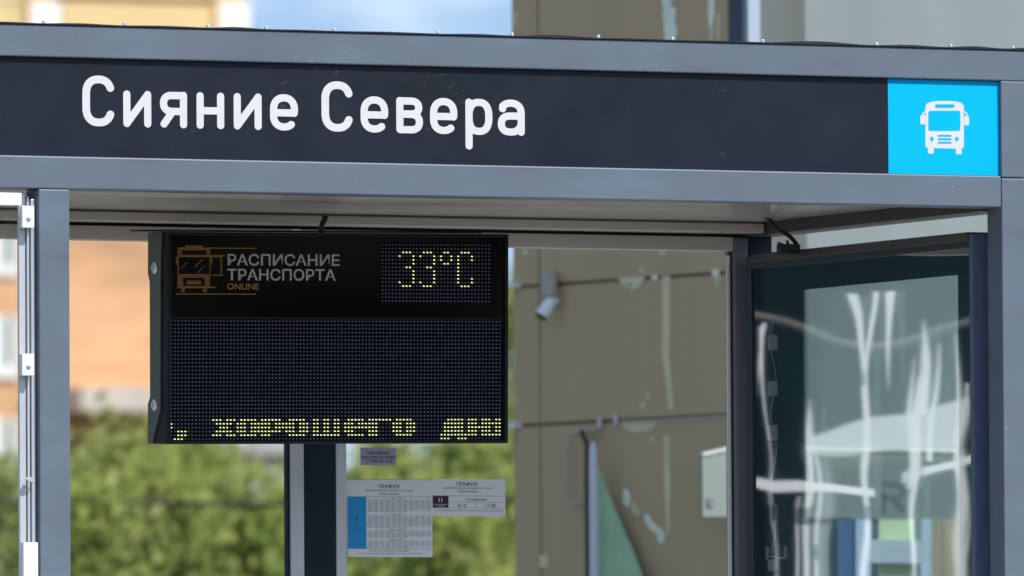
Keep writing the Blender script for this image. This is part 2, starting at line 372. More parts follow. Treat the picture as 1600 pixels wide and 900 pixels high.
# rolled edge of the ceiling cassette at the back
b=SB(); ze=P(700,355,1.362).z
prof=[(1.362,ze+.0),(1.362,ze+.020),(1.365,ze+.0265),(1.44,ze+.0265),(1.44,ze)]
x0,x1=XL,xce; n=len(prof); vs=[]; ends=[(x0,0),(x1-.018,0),(x1-.007,.004),(x1-.001,.012),(x1,.02)]
b.box(x0,x1,1.362,1.44,ze,P(700,340,1.362).z,b=.004)
b.build('ceiling_edge',M_ceil,shelter)
SB().box(x0,x1-.006,1.37,1.44,P(700,339.2,1.362).z,zc+.028).build('ceiling_edge_upper',M_ceil,shelter)
# back wall: header, black gap above it, posts, glazing strips, panes
zh1=P(300,355,YB).z; zh0=P(300,377.5,YB).z
xb0,xb1=P(1147,500,YB).x,P(1169,500,YB).x
SB().box(XL,xb0-.001,YB,YB+.05,zh0,zh1,b=.002).build('back_header',M_header,shelter)
SB().box(XL,xb1+.03,YB+.012,YB+.05,zh1+.001,zc+.03).build('header_gap',M_black,shelter)
SB().box(xb0,xb1,YB-.005,YB+.06,0,zh1,b=.006).build('back_post',mat('post_grey',(.16,.17,.20),.4,var=.06),shelter)
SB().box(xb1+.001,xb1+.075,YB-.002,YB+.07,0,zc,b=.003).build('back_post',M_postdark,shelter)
u=[P(k,800,YB).x for k in (449,454.5,475,524.5,541)]
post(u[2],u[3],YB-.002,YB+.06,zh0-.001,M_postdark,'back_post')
b=SB(); b.box(u[1],u[2]-.001,YB-.004,YB+.03,0,zh0-.001,b=.002); b.build('glazing_strip',M_strip,shelter)
b=SB(); b.box(u[3]+.001,u[4],YB-.004,YB+.03,0,zh0-.001,b=.002); b.build('glazing_strip',M_strip,shelter)
SB().box(u[0]+.003,u[1]-.001,YB+.006,YB+.028,0,zh0-.001).build('glazing_seal',M_postdark,shelter)
g0=P(1139.8,600,YB).x; g1=P(1144.3,600,YB).x
panes=[]
panes.append(SB().box(XL+.02,u[0]+.002,YB+.014,YB+.020,.12,zh0-.001).build('glass_pane',M_glass,shelter))
panes.append(SB().box(u[4]+.001,g0,YB+.014,YB+.020,.12,zh0-.001).build('glass_pane',M_glass,shelter))
SB().box(g0+.0005,g1,YB+.010,YB+.020,.12,zh0-.012).build('glass_edge',M_edge,shelter)
SB().box(g1+.0003,xb0-.0006,YB+.012,YB+.022,0,zh0-.001).build('glazing_seal',M_postdark,shelter)
post(XL-PW,XL-.001,YB-.03,YB+.06,zc,M_paint,'back_post')
# right side beam under the roof
zsb=P(1546,331,.12).z
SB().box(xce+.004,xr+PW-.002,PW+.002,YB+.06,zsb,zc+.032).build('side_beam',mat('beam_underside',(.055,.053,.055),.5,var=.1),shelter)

# ------------------------------------------------------------------ glass case (light box) at the right end
YF,YR=.115,1.46
gx=P(1521.5,600,YF).x
gx2=P(1172.5,600,YR).x
ztop=P(1350,383,.75).z
CO=Vector((gx,YF,0)); case=tag(empty('display_case',CO),'tall dark framed glass poster case at the right end of the shelter','display case')
def CB(): return Off(CO)
TK=.075; y0,y1=YF,YR; fz=.030
def side(v,Y): return hit(0,v,(gx,0,0),Vector((1,0,0))).z
def G(u,v,dx=0): return hit(u,v,(gx+dx,0,0),Vector((1,0,0)))
b=CB()
b.box(gx,gx+TK,y0,y0+.022,.35,ztop,b=.002); b.build('frame_upright',M_caselit,case)
CB().box(gx,gx+TK,y1-.030,y1,.35,ztop,b=.002).build('frame_upright',M_case,case)
zr=ztop-.034
CB().box(gx-.004,gx+TK,y0+.0225,y1-.0305,zr+.016,ztop+.006,b=.003).build('top_rail',mat('rail_brown_grey',(.060,.062,.058),.4,var=.15,vscale=12),case)
CB().box(gx+.001,gx+TK,y0+.0225,y1-.0305,zr,zr+.0155).build('top_rail',M_case,case)
CB().box(gx,gx+TK,y0+.0225,y1-.0305,.35,.42,b=.002).build('bottom_rail',M_case,case)
# lining behind the glass with a see-through opening
wy1=G(1256,600,.03).y; wy0=G(1499,600,.03).y; wz=G(1378,441,.03).z
b=CB(); lx0,lx1=gx+.028,gx+.034
b.box(lx0,lx1,wy1,y1-.031,.42,zr-.001); b.box(lx0,lx1,y0+.023,wy0,.42,zr-.001); b.box(lx0,lx1,wy0+.0005,wy1-.0005,wz,zr-.001)
b.build('lining',M_teal,case)
CB().box(lx0+.001,lx1-.001,wy0+.001,wy1-.001,.42,wz-.001).build('inner_glass',M_boxback,case)
# uneven front glass
b=CB(); NY,NZ=70,110; za,zz=.42,zr-.0005; ya,yb=y0+.023,y1-.031; vs=[]
def dent(y,z):
    d=0.00016*math.sin(2.6*y+5.5*z+.4)*math.cos(3.7*z)
    d+=0.00006*math.sin(9.0*y+3.0+5.0*math.sin(5.1*z+.6))
    d+=0.00007*math.sin(3.3*y-9.5*z)
    return d
for i in range(NY+1):
    for j in range(NZ+1):
        y=ya+(yb-ya)*i/NY; z=za+(zz-za)*j/NZ; vs.append((gx+.006+dent(y,z),y,z))
b.add(vs,[(i*(NZ+1)+j,(i+1)*(NZ+1)+j,(i+1)*(NZ+1)+j+1,i*(NZ+1)+j+1) for i in range(NY) for j in range(NZ)],0,True)
b.build('front_glass',M_boxglass,case,recalc=False)
# edge light modules on a wire
pts=[]
for v in (535,607,676,880,940):
    q=G(1209,v,.026); b=CB(); b.box(gx+.020,gx+.0275,q.y-.028,q.y+.028,q.z-.021,q.z+.021,b=.003)
    b.dome((gx+.020,q.y,q.z),.010,10,(-1,0,0),.006); b.build('light_module',M_module,case); pts.append(q)
b=CB(); wp=[]
for i in range(0,41):
    t=i/40; z=pts[0].z+.05-t*(pts[0].z-pts[-1].z+.1); wp.append((gx+.024,pts[0].y+.016*math.sin(t*26),z))
b.tube(wp,.0026,6); b.build('module_wire',M_module,case)
for v in (806,):
    q=G(1210,v,.026); b=CB()
    for s in (-.018,.018): b=CB(); b.box(gx+.022,gx+.0275,q.y+s-.003,q.y+s+.003,q.z-.028,q.z+.028); b.build('clip',M_module,case)
q=G(1215,866,.026); b=CB(); b.box(gx+.020,gx+.0275,q.y-.06,q.y+.06,q.z-.014,q.z-.008); b.box(gx+.020,gx+.0275,q.y-.06,q.y-.05,q.z-.008,q.z+.022); b.box(gx+.020,gx+.0275,q.y+.05,q.y+.06,q.z-.008,q.z+.022); b.build('bracket',M_module,case)
# sticker with lines on the right jamb
a=G(1511,775,.027); b=CB(); b.box(gx+.024,gx+.0275,y0+.026,wy0-.004,a.z-.045,a.z+.045); 
b.build('rating_sticker',mat('sticker_dark',(.03,.034,.055),.5),case)
b=CB()
for k in range(5): b.box(gx+.0228,gx+.0238,y0+.03,wy0-.012-.01*(k%2),a.z+.028-k*.015,a.z+.0295-k*.015)
b.build('sticker_print',mat('sticker_ink',(.006,.006,.010),.5),case)

# cables
def cable(name,pts,r,label,mt=M_cable,cat='cable',n=10):
    P0=[Vector(p) for p in pts]; res=[]
    for i in range(len(P0)-1):
        a,b_,c,d=P0[max(i-1,0)],P0[i],P0[i+1],P0[min(i+2,len(P0)-1)]
        for k in range(8):
            t=k/8; res.append(.5*((2*b_)+(c-a)*t+(2*a-5*b_+4*c-d)*t*t+(3*b_-a-3*c+d)*t**3))
    res.append(P0[-1]); mb=Off(P0[0]); mb.tube(res,r,n); o=mb.build(name,mt); o.location=P0[0]; return tag(o,label,cat)
cable('power_cable',[P(1198,338,1.15),P(1204,345,1.18),P(1216,358,1.16),P(1232,368,1.14),P(1242,378,1.13),P(1248,388,1.12)],.0060,'black corrugated cable hanging from the ceiling down to the glass case')
q=P(1232,386,1.12); b=Off(q); b.box(q.x-.03,q.x+.03,q.y-.015,q.y+.015,q.z-.02,q.z+.008,b=.003); b.tube([(q.x,q.y,q.z),(q.x-.004,q.y,q.z+.018)],.004,6); b.tube([(q.x-.018,q.y,q.z+.008),(q.x-.033,q.y,q.z+.011)],.003,6)
for o in [b.build('cable_gland',M_cable,case)]: o.location=q-CO
YL=.75
cable('display_cable',[P(509,337,.92),P(507,343,.92),P(503,352,.90),P(501,366,.86)],.0075,'short black cable running from the ceiling into the top of the display')

# ------------------------------------------------------------------ LED display
LO=P(528.5,528,YL); WL=P(795,500,YL).x-P(262,500,YL).x; kx=WL/533.0; kz=1/ (F/((LO-CAM).dot(FW)))
led=empty('arrival_display',LO); led.rotation_euler=(R(2.4),R(-.62),0)   # hangs a little askew, nodding down
led.rotation_euler=(R(2.4),R(-.62),0)
tag(led,'black LED arrivals display with orange bus logo, hanging under the shelter roof','LED display')
def lx(u): return (u-528.5)*kx
def lz(v): return (528-v)*kz
def LT(x,y,l): return (lx(x),-.0010-.0003*l,lz(y))
MB().box(lx(262),lx(795),0.0006,.105,lz(693.5),lz(364),b=.004).build('housing',M_ledcase,led)
b=MB()
for a,c,d,e in ((262.5,268,364.5,693),(789,794.5,364.5,693),(268.01,788.99,364.5,369),(268.01,788.99,688.5,693)):
    b.box(lx(a),lx(c),-.007,.0005,lz(e),lz(d),b=.0015)
b.build('bezel',M_ledcase,led)
# slightly bowed acrylic front panel (upper half)
b=MB(); NX,NZ=60,30; vs=[]
for i in range(NX+1):
    for j in range(NZ+1):
        u=268.2+520.6*i/NX; v=369.2+127*j/NZ; a=i/NX*2-1; c=j/NZ
        vs.append((lx(u),-.0005+.0006*(1-a*a)*math.sin(math.pi*c*.9),lz(v)))
b.add(vs,[(i*(NZ+1)+j,i*(NZ+1)+j+1,(i+1)*(NZ+1)+j+1,(i+1)*(NZ+1)+j) for i in range(NX) for j in range(NZ)],0,True)
b.build('front_panel',M_acryl,led,recalc=False)
MB().box(lx(268.2),lx(788.8),-.0008,.0004,lz(688.3),lz(499)).build('led_board',M_ledbg,led)
MB().box(lx(595.5),lx(769),-.0012,-.0006,lz(473),lz(378)).build('temperature_board',M_ledbg,led)
ON={}
def on(r,*cs):
    for c in cs:
        if isinstance(c,tuple): 
            for k in range(c[0],c[1]+1): ON.setdefault(r,set()).add(k)
        else: ON.setdefault(r,set()).add(c)
for r,cs in ((26,[(12,14),(16,18),(20,24),(26,31),(34,38),41,42,44,45,47,48,(51,55),(57,63),(65,69),(80,84),(86,88),(90,92),94,95]),
 (27,[0,(13,17),(19,21),(23,25),(26,28),(30,32),(33,35),(37,39),41,42,44,45,47,48,(50,52),(54,56),(57,59),(64,66),(68,70),(79,81),(82,84),(86,88),(90,92),(93,95)]),
 (28,[0,(14,16),(19,21),(23,25),(26,28),(30,32),(33,35),(37,39),41,42,44,45,47,48,(50,56),(57,59),(64,66),(68,70),(79,81),(82,84),(86,92),94,95]),
 (29,[(2,4),(13,17),(19,21),(23,25),(26,31),(33,35),(37,39),41,42,44,45,47,48,(50,52),(57,59),(64,66),(68,70),(79,81),(82,84),(86,88),(90,92),94,95]),
 (30,[(2,4),(12,14),(16,18),(20,24),(26,28),(34,38),(41,48),(51,55),(57,59),(65,69),(78,85),(86,88),(90,92),(93,95)]),
 (31,[(1,3),(78,80),(83,85)])): on(r,*cs)
TON={2:[6,7,8,12,13,14,18,19,23,24,25],3:[5,9,11,15,17,20,22,26],4:[9,15,17,20,22,26],5:[9,15,18,19,22],6:[7,8,13,14,22],7:[9,15,22],8:[9,15,22],9:[9,15,22,26],10:[5,9,11,15,22,26],11:[6,7,8,12,13,14,23,24,25]}
bo,bt=MB(),MB(); bl=[MB(),MB(),MB()]
def dot(mb,u,v,a,c):
    t=R(14); vs=[]
    for k in range(8):
        q=2*math.pi*k/8; x=a*math.cos(q); y=c*math.sin(q); vs.append((lx(u+x*math.cos(t)-y*math.sin(t)),-.0016,lz(v+x*math.sin(t)+y*math.cos(t))))
    mb.add(vs+[(lx(u),-.0030,lz(v))],[(k,(k+1)%8,8) for k in range(8)],0,True)
for r in range(32):
    for c in range(96):
        l=c in ON.get(r,()); dot(bl[0 if c<8 else 1 if c<75 else 2] if l else bo,269.5+c*5.397,502+r*5.92,1.7 if l else 1.2,1.05 if l else .6)
for r in range(16):
    for c in range(32):
        l=c in TON.get(r,()); dot(bt if l else bo,597+c*5.42,382+r*5.87,1.7 if l else 1.2,1.05 if l else .6)
bo.build('unlit_dots',M_dot,led); [q.build('lit_message',M_lit,led) for q in bl]; bt.build('lit_temperature',M_lit,led)
b=MB()
for body,u,v,fit in (('РАСПИСАНИЕ',356,415.2,174),('ТРАНСПОРТА',355.5,438.3,168.5)):
    text(b,body,23.6,lambda x,y,l:LT(x,2*v-y,l),u,v,1,bold=.32,fit=fit)
b.build('printed_name',M_ledtxt,led)
b=MB(); v=453; text(b,'ONLINE',13.6,lambda x,y,l:LT(x,2*v-y,l),355.5,v,1,bold=.15,fit=49)
def bar(u0,v0,u1,v1): b.box(lx(u0),lx(u1),-.0016,-.0006,lz(v1),lz(v0))
def cu(x): return 260+x/5.714
def cv(y): return 370+y/5.714
for x0,yy,x1 in ((115,107,800),(105,172,525),(105,183,500),(90,515,800),(412,348,510),(390,455,450)): bar(cu(x0),cv(yy)-.6,cu(x1),cv(yy)+.6)
for k in range(36):
    y=88+k*11.6
    segs=[]
    if y<104: segs=[(175,330)]
    elif y<165: segs=[(105,145),(360,395)] if 125<y<160 else [(105,395)]
    elif y<190: segs=[]
    elif y<262: segs=[(90,118),(388,410),(485,497)]
    elif y<340: segs=[(105,118),(388,396),(485,500)]
    elif y<378: segs=[(105,395)]
    elif y<440: segs=[(105,155),(345,392)]+([(185,315)] if 400<y<432 else [])
    elif y<470: segs=[(105,395)]
    else: segs=[(135,172),(328,365)]
    for x0,x1 in segs: bar(cu(x0),cv(y)-.55,cu(x1),cv(y)+.55)
b.build('printed_bus_logo',M_orange,led)
for (x0,y0_,x1,y1_,n) in ((135,290,185,238,5),(262,272,325,210,6),(290,322,338,270,5)):
    b=MB()
    for k in range(n):
        t=k/(n-1); bar(cu(x0+(x1-x0)*t)-.6,cv(y0_+(y1_-y0_)*t)-.5,cu(x0+(x1-x0)*t)+.6,cv(y0_+(y1_-y0_)*t)+.5)
    b.build('printed_highlight',M_dot,led)
# side plate with notched outline and two bolts
xL=lx(262); b=MB()
def sp(d,v): return (xL-.0008,d,lz(v))
outl=[sp(.022,365),sp(.112,365),sp(.112,428),sp(.100,442),sp(.096,620),sp(.110,632),sp(.110,693),sp(.085,693),sp(.030,640),sp(.030,415)]
b.prism([Vector(p) for p in outl],None,(-.004,0,0)); pl=b.build('side_plate',M_plate,led)
for v in (420,633):
    b=MB(); c=(xL-.005,.068,lz(v)); b.dome(c,.0155,16,(-1,0,0),.005); b.tube([(xL-.0098,.068,lz(v)),(xL-.0125,.068,lz(v))],.0075,6); b.build('bolt',M_zinc,pl)
MB().box(lx(232),lx(760),.02,.11,lz(363),lz(360.5)).build('top_flange',M_ledcase,led)
b=MB(); b.box(lx(455),lx(468),-.004,.03,lz(360.2),lz(358.6)); b.build('label_plate',M_aluw,led)
b=MB(); b.box(lx(480),lx(520),.106,YB-YL-.035,lz(470),lz(430),b=.002); b.build('mounting_arm',M_postdark,led)

# ------------------------------------------------------------------ notices taped to the back glass
YN=YB+.0135
def notice(name,u0,v0,u1,v1,label,mt=M_paper):
    a=P(u0,v1,YN); c=P(u1,v0,YN); org=Vector((a.x,YN,a.z)); o=empty(name,org); tag(o,label,'notice')
    W=c.x-a.x; H=c.z-a.z
    k=W/(u1-u0); kk=H/(v1-v0)
    to=lambda x,y,l: ((x-u0)*k,-.0011-.0002*l,(v1-y)*kk)
    b=MB(); b.box(0,W,-.0009,-.0002,0,H); b.build('sheet',mt,o)
    return o,to
def rect(b,to,u0,v0,u1,v1,l=0,mi=0): b.add([to(u0,v0,l),to(u1,v0,l),to(u1,v1,l),to(u0,v1,l)],[(3,2,1,0)],mi)
def tx(b,to,s,size,x,y,l=1,align='CENTER',fit=None,bold=0):
    text(b,s,size,lambda X,Yy,ll: to(X,2*y-Yy,ll),x,y,l,align,bold,fit)
o,to=notice('timetable_sheet',543,749.5,675,870,'large paper timetable with a blue column taped inside the back glass')
b=MB(); rect(b,to,543.4,776.5,572.3,857); b.build('blue_column',M_blue,o)
b=MB()
tx(b,to,'ГРАФИК',8.2,608,763.5,bold=.12); tx(b,to,'движения маршрутных автобусов по остановке',3.6,608,768,fit=74); tx(b,to,'Сияние Севера',4.6,608,773.5,fit=30)
tx(b,to,'1',15,557.5,816,bold=.15); tx(b,to,'ГМК',3.2,557.5,823); tx(b,to,'Октябрьская',3.2,557.5,828.5,fit=16)
sec=[(779,'Будни (ЗИМА)',5),(803.5,'Будни (ЛЕТО)',5),(827,'Выходные (ЗИМА)',3),(843,'Выходные (ЛЕТО)',3)]
rnd=random.Random(3)
for v,t,n in sec:
    tx(b,to,t,2.8,620,v+1.2)
    for r in range(n):
        vv=v+2.6+r*3.85; rect(b,to,573.5,vv-.15,674,vv+.15,0)
        for c in range(11 if r<n-1 else 7):
            tx(b,to,'%d:%02d'%(6+r*3+c//4,rnd.randrange(60)),3.0,578+c*9.1,vv+3.0)
rect(b,to,543.4,749.7,674.6,750.2); rect(b,to,572.4,776.2,674.6,776.6); rect(b,to,543.4,857.3,674.6,857.7)
tx(b,to,'В графике возможны изменения',2.8,608,861.5,fit=60); tx(b,to,'по вопросам работы автобусов обращаться по телефону диспетчера',2.8,608,865.5,fit=100)
b.build('print',M_ink,o)
o,to=notice('timetable_sheet',675.6,749,789,806.5,'small paper timetable with a maroon box, upper right of the pair on the back glass')
b=MB(); rect(b,to,676,775.3,700.5,793.5); b.build('maroon_box',M_maroon,o)
b=MB(); tx(b,to,'11',8.5,688,784.5,bold=.2); rect(b,to,677,788,700,788.5,1); tx(b,to,'Аэропорт',3.0,688,791.8)
b.build('route_number',M_paper,o)
b=MB(); tx(b,to,'ГРАФИК',8.2,730,759.8,bold=.12); tx(b,to,'движения маршрутных автобусов по остановке',3.6,731,764,fit=76); tx(b,to,'«Сияние Севера»',4.6,731,769.5,fit=32)
tx(b,to,'Ежедневно',6,744.5,782.3); tx(b,to,'8:18',7.6,721.5,792.4); tx(b,to,'17:48',7.6,766,792.4)
for v in (775,784.8,793.6): rect(b,to,700.8 if v>776 else 676,v-.2,788.6,v+.2)
rect(b,to,744.3,785,744.8,793.4); tx(b,to,'по вопросам работы автобусов обращаться по телефону диспетчера',2.8,732,798.3,fit=106)
b.build('print',M_ink,o)
o,to=notice('rental_sticker',563,700,618.5,726.5,'small lavender sticker with three lines of print above the timetables',M_lav)
b=MB(); tx(b,to,'Сдам квартиру',6.8,591,709.5,fit=36,bold=.12); tx(b,to,'посуточно, почасовой',6.8,591,716.3,fit=52,bold=.12); tx(b,to,'т. 8 964 202 19 48',6.8,592,722.6,fit=42,bold=.12); b.build('print',M_ink,o)

# ------------------------------------------------------------------ aluminium frame beside the left post
FO=Vector((P(40,600,.02).x,.02,0)); fr=tag(empty('glazing_frame',FO),'bright aluminium glazing frame with screwed clips at the left edge','glazing frame')
def FB(): return Off(FO)
fx0,fx1=P(31,500,.03).x,P(53.5,500,.03).x; wdt=fx1-fx0; ztf=P(30,300,.03).z
b=FB(); b.box(fx0,fx0+wdt*.46,.035,.046,.25,ztf,b=.0015); b.box(fx0+wdt*.50,fx0+wdt*.66,.028,.075,.25,ztf-.012,b=.001); b.box(fx0+wdt*.70,fx1-.0005,.020,.075,.25,ztf-.018,b=.0015); b.box(fx0+wdt*.462,fx0+wdt*.708,.052,.074,.25,ztf-.02)
b.build('upright',M_alu,fr)
zA=P(10,297.5,.0).z; zB=P(10,320.5,.0).z
b=FB(); b.box(xl0-1.7,P(33,310,.0).x,-.004,.045,zB,zA-.006,b=.001); b.build('top_rail',M_aluw,fr)
for v0,v1,kx_ in ((322,356,0),(553,587,1)):
    b=FB(); a=P(33.5,v1,0.005); c=P(52.5,v0,0.005); b.box(a.x,c.x,.000,.020,a.z,c.z,b=.002); cl=b.build('clip',M_aluw,fr)
    b=FB(); q=P(45,(v0+v1)/2+2,0); b.tube([(q.x,-.0005,q.z),(q.x,-.003,q.z)],.0062,12); b.dome((q.x,-.003,q.z),.0052,10,(0,-1,0),.003); b.build('screw',M_zinc,cl)
q=P(44.5,751,.02); b=FB(); b.tube([(q.x-.012,.012,q.z+.006),(q.x+.012,.012,q.z-.004)],.0035,6); b.tube([(q.x,.02,q.z+.003),(q.x,.006,q.z+.003)],.006,8); b.build('screw',M_zinc,fr)
a=P(36,915,0); c=P(58.5,847.5,0); b=FB(); b.box(a.x,c.x,-.004,.018,a.z-.25,c.z,b=.001); b.build('cover_strip',M_aluw,fr)
FB().box(xl0-1.7,fx0-.001,.050,.056,.3,zB-.001).build('glass_pane',M_glass,fr)

# ------------------------------------------------------------------ brown clad building
DW=42.0; K0=Q(1159,300,DW); 
wd=Vector((-.183,.983,0)).normalized(); wn=Vector((-.983,-.183,0)).normalized()   # along the side wall, outward normal
fd=Vector((.983,.183,0)).normalized(); fn=Vector((.183,-.983,0)).normalized()     # along the front wall, outward normal
BO=Vector((K0.x,K0.y,0))
bld=tag(empty('clad_building',BO),'brown clad building with peeling patches and a grey green front, behind the glass','building')
def W2(u,v,off=0.0):
    q=hit(u,v,BO+wn*off,wn)-BO; return q.dot(wd),q.z
def F2(u,v,off=0.0):
    q=hit(u,v,BO+fn*off,fn)-BO; return q.dot(fd),q.z
def wp(s,z,off=0.0): return wd*s+wn*off+Vector((0,0,z))
def fp(s,z,off=0.0): return fd*s+fn*off+Vector((0,0,z))
def wbox(b,s0,s1,z0,z1,o0,o1,mi=0,f=wp):
    vs=[f(s,z,o) for s in (s0,s1) for o in (o0,o1) for z in (z0,z1)]
    b.add(vs,[(0,1,3,2),(4,6,7,5),(0,4,5,1),(2,3,7,6),(0,2,6,4),(1,5,7,3)],mi)
M_brown=mat('brown_cladding',(.54,.415,.265),.6,spec=.2,var=.055,vscale=1.2,stretch=(5,5,.1))
M_gap=mat('panel_joint',(.26,.195,.12),.8)
M_mint=mat('bare_mint_board',(.84,.95,.80),.8,var=.1,vscale=9)
M_dull=mat('dull_streak',(.74,.70,.47),.8,var=.12,vscale=9)
M_gg=mat('grey_green_cladding',(.215,.265,.265),.5,var=.06,vscale=.8,stretch=(3,3,.3))
sL=W2(801,450)[0]; s1=W2(843,500)[0]
zj=[W2(970,v)[1] for v in (437.5,657)]; dz=zj[0]-zj[1]
rows=[zj[1]-dz*3.2,zj[1],zj[0],zj[0]+dz*2.6,zj[0]+dz*5]
HT=rows[-1]
b=MB(); wbox(b,.0,sL,0,HT,-.30,-.012,1)
zz_=[0]+[r for r in rows if r>.1]
for a,c in zip(zz_,zz_[1:]):
    for p0,p1 in ((.03,s1),(s1,sL)): wbox(b,p0+.006,p1-.006,a+.007,c-.007,-.0119,0,0)
side_wall=b.build('side_wall',[M_brown,M_gap],bld)
# peeled patches: torn outlines lying on the panels
def patch(pts,mt,jag=2.0,off=.002,nm='peeled_patch',seed=1):
    rn=random.Random(seed); o=[]
    for i in range(len(pts)):
        a,c=pts[i],pts[(i+1)%len(pts)]; n=max(1,int(math.hypot(a[0]-c[0],a[1]-c[1])/4))
        for k in range(n):
            t=k/n; o.append((a[0]+(c[0]-a[0])*t+rn.uniform(-jag,jag),a[1]+(c[1]-a[1])*t+rn.uniform(-jag,jag)*.7))
    b=MB(); b.add([wp(*W2(u,v),off) for u,v in o],[list(range(len(o)))]); b.build(nm,mt,bld)
patch([(1034,-40),(1051,-40),(1050,8),(1056,15),(1055,38),(1059,46),(1056,66),(1040,66),(1037,40),(1035,10)],M_mint,1.6)
patch([(1107,-40),(1119,-40),(1117,20),(1113,44),(1109,44),(1107,15)],M_mint,1.0)
patch([(1110,46),(1115,46),(1114,64),(1110,64)],M_dull,.6)
patch([(1121,20),(1125,20),(1125,64),(1121,64)],M_dull,.6)
patch([(803,18),(810,18),(808,40),(804,40)],M_dull,1,seed=3)
patch([(1034,432),(1048,430),(1048,470),(1047,560),(1051,600),(1054,640),(1046,640),(1041,600),(1035,550),(1036,470)],M_dull,.8)
patch([(1038,680),(1047,680),(1048,760),(1047,835),(1043,838),(1039,760)],M_dull,.6)
patch([(965,434),(1008,432),(1004,446),(990,454),(976,448)],M_dull,1.5)
patch([(975,443),(985,441),(992,446),(986,450)],M_mint,1.2)
patch([(1018,431),(1027,429),(1029,437),(1020,438)],M_mint,1)
patch([(1030,393),(1042,392),(1040,399),(1033,399)],M_dull,1); patch([(997,421),(1010,420),(1008,425),(998,426)],M_dull,1)
patch([(1113,421),(1124,420),(1125,432),(1114,432)],M_mint,1); patch([(1118,433),(1124,433),(1122,448),(1119,448)],M_dull,.6)
patch([(817,392),(826,391),(825,396),(820,397)],M_mint,1)
patch([(968,662),(1028,658),(1022,669),(1000,676),(980,672)],M_dull,1.5)
patch([(1002,630),(1008,628),(1007,638),(1002,638)],M_dull,.8); patch([(1011,615),(1015,614),(1014,624),(1011,624)],M_dull,.8)
patch([(975,766),(980,762),(986,775),(984,789),(978,792),(973,782)],M_mint,1)
patch([(985,790),(992,782),(1001,800),(999,808),(992,804)],M_dull,1)
patch([(1006,806),(1013,803),(1024,820),(1035,826),(1041,838),(1037,850),(1030,848),(1024,832),(1012,824)],M_mint,1.6)
patch([(1017,683),(1023,683),(1023,690),(1019,690)],M_dull,.8)
patch([(843,868),(856,866),(857,886),(845,888)],M_dull,1.2)
# front wall of grey-green cladding, corner trims
b=MB(); wbox(b,.0755,9.0,0,HT+.3,-.30,0,0,fp)
for k in range(1,4): wbox(b,2.2*k,2.2*k+.008,2.45,HT+.3,.0005,.002,1,fp)
b.build('front_wall',[M_gg,mat('front_joint',(.17,.21,.20),.7)],bld)
b=MB(); wbox(b,-.012,.012,0,HT+.3,-.06,.03,0,fp); b.build('corner_trim',mat('trim_navy',(.035,.055,.085),.5),bld)
b=MB(); wbox(b,.0125,.075,0,HT+.3,-.06,.02,0,fp); b.build('corner_trim',mat('trim_light',(.36,.44,.54),.5),bld)
b=MB(); wbox(b,.0,9.0,HT+.301,HT+.34,-1.2,.05,0,fp); b.build('roof_edge',M_gap,bld)
b=MB(); wbox(b,.0,sL,HT,HT+.03,-.30,.02,0,wp); b.build('wall_cap',M_strip,bld)
b=MB(); wbox(b,.13,9.0,0,HT+.28,-sL,-.301,0,fp); b.build('building_core',M_gap,bld)
# shop entrance under the sign
def FR(u0,v0,u1,v1,nm,mt,o0,o1):
    s0,z0=F2(u0,v1); s1_,z1=F2(u1,v0); bb=MB(); wbox(bb,s0,s1_,max(0,z0),z1,o0,o1,0,fp); return bb.build(nm,mt,bld)
M_frame=mat('door_frame_pale',(.52,.64,.80),.5)
ent=FR(1300,812,1324,1160,'door_leaf',mat('door_blue',(.08,.16,.32),.4),.003,.045)
FR(1324.5,812,1345,1160,'door_frame',M_frame,.003,.06)
FR(1345.5,812,1368,1160,'window',mat('dark_window',(.03,.07,.10),.1),.003,.02)
FR(1368.5,812,1424,844.5,'window_poster',mat('lime_film',(.66,.80,.50),.5),.003,.02)
FR(1345.5,845,1440,880,'window_bar',mat('window_bar_grey',(.50,.58,.68),.5),.021,.06)
FR(1368.5,880.5,1424,915,'window_poster',mat('lime_film_lower',(.66,.79,.50),.5),.003,.02)
FR(1424.5,812,1440,844.5,'door_frame',M_frame,.003,.06); FR(1424.5,880.5,1440,1160,'door_frame',M_frame,.003,.06)
FR(1446,812,1466,1160,'beige_panel',mat('beige_panel',(.42,.37,.25),.6),.003,.03); FR(1467,812,1486,1160,'beige_panel',mat('beige_panel_b',(.45,.40,.28),.6),.003,.03)
FR(1492,812,1530,1160,'beige_panel',mat('brown_panel',(.20,.16,.12),.6),.003,.03)
# shop sign box fixed on the front, sticking out past the corner
so_=.02
def S2(u,v):
    q=hit(u,v,BO+fn*so_,fn)-BO; return q.dot(fd),q.z
sa,szb=S2(1098,807); sb,szt=S2(1522,702); szt=S2(1146,702)[1]; sm_,szl=S2(1098,713); sk=S2(1146,702)[0]
SO=BO+fp(sa,szb,so_)
sgn=tag(empty('shop_sign',SO),'pale mint box sign fixed on the front of the brown clad building','sign')
f2=lambda s,z,o: fd*s+fn*o+Vector((0,0,z))
eL=sb-sa+1.4
b=MB(); b.prism([f2(0,0,0),f2(eL,0,0),f2(eL,szt-szb,0),f2(sk-sa,szt-szb,0),f2(0,szl-szb,0)],None,-fn*(so_-.004)); b.build('box',mat('sign_mint',(.24,.29,.27),.5,var=.05,vscale=3),sgn)
b=MB(); h1=.013; b.prism([f2(0,szl-szb+.0005,.006),f2(sk-sa,szt-szb+.0005,.006),f2(eL,szt-szb+.0005,.006),f2(eL,szt-szb+h1,.006),f2(sk-sa,szt-szb+h1,.006),f2(0,szl-szb+h1,.006)],None,-fn*(so_+.002)); b.build('top_cover',mat('cover_pale',(.55,.58,.58),.5),sgn)
b=MB()
def rs(u,v,l): s,z=S2(u,v); return f2(s-sa,z-szb,.002+.0004*l)
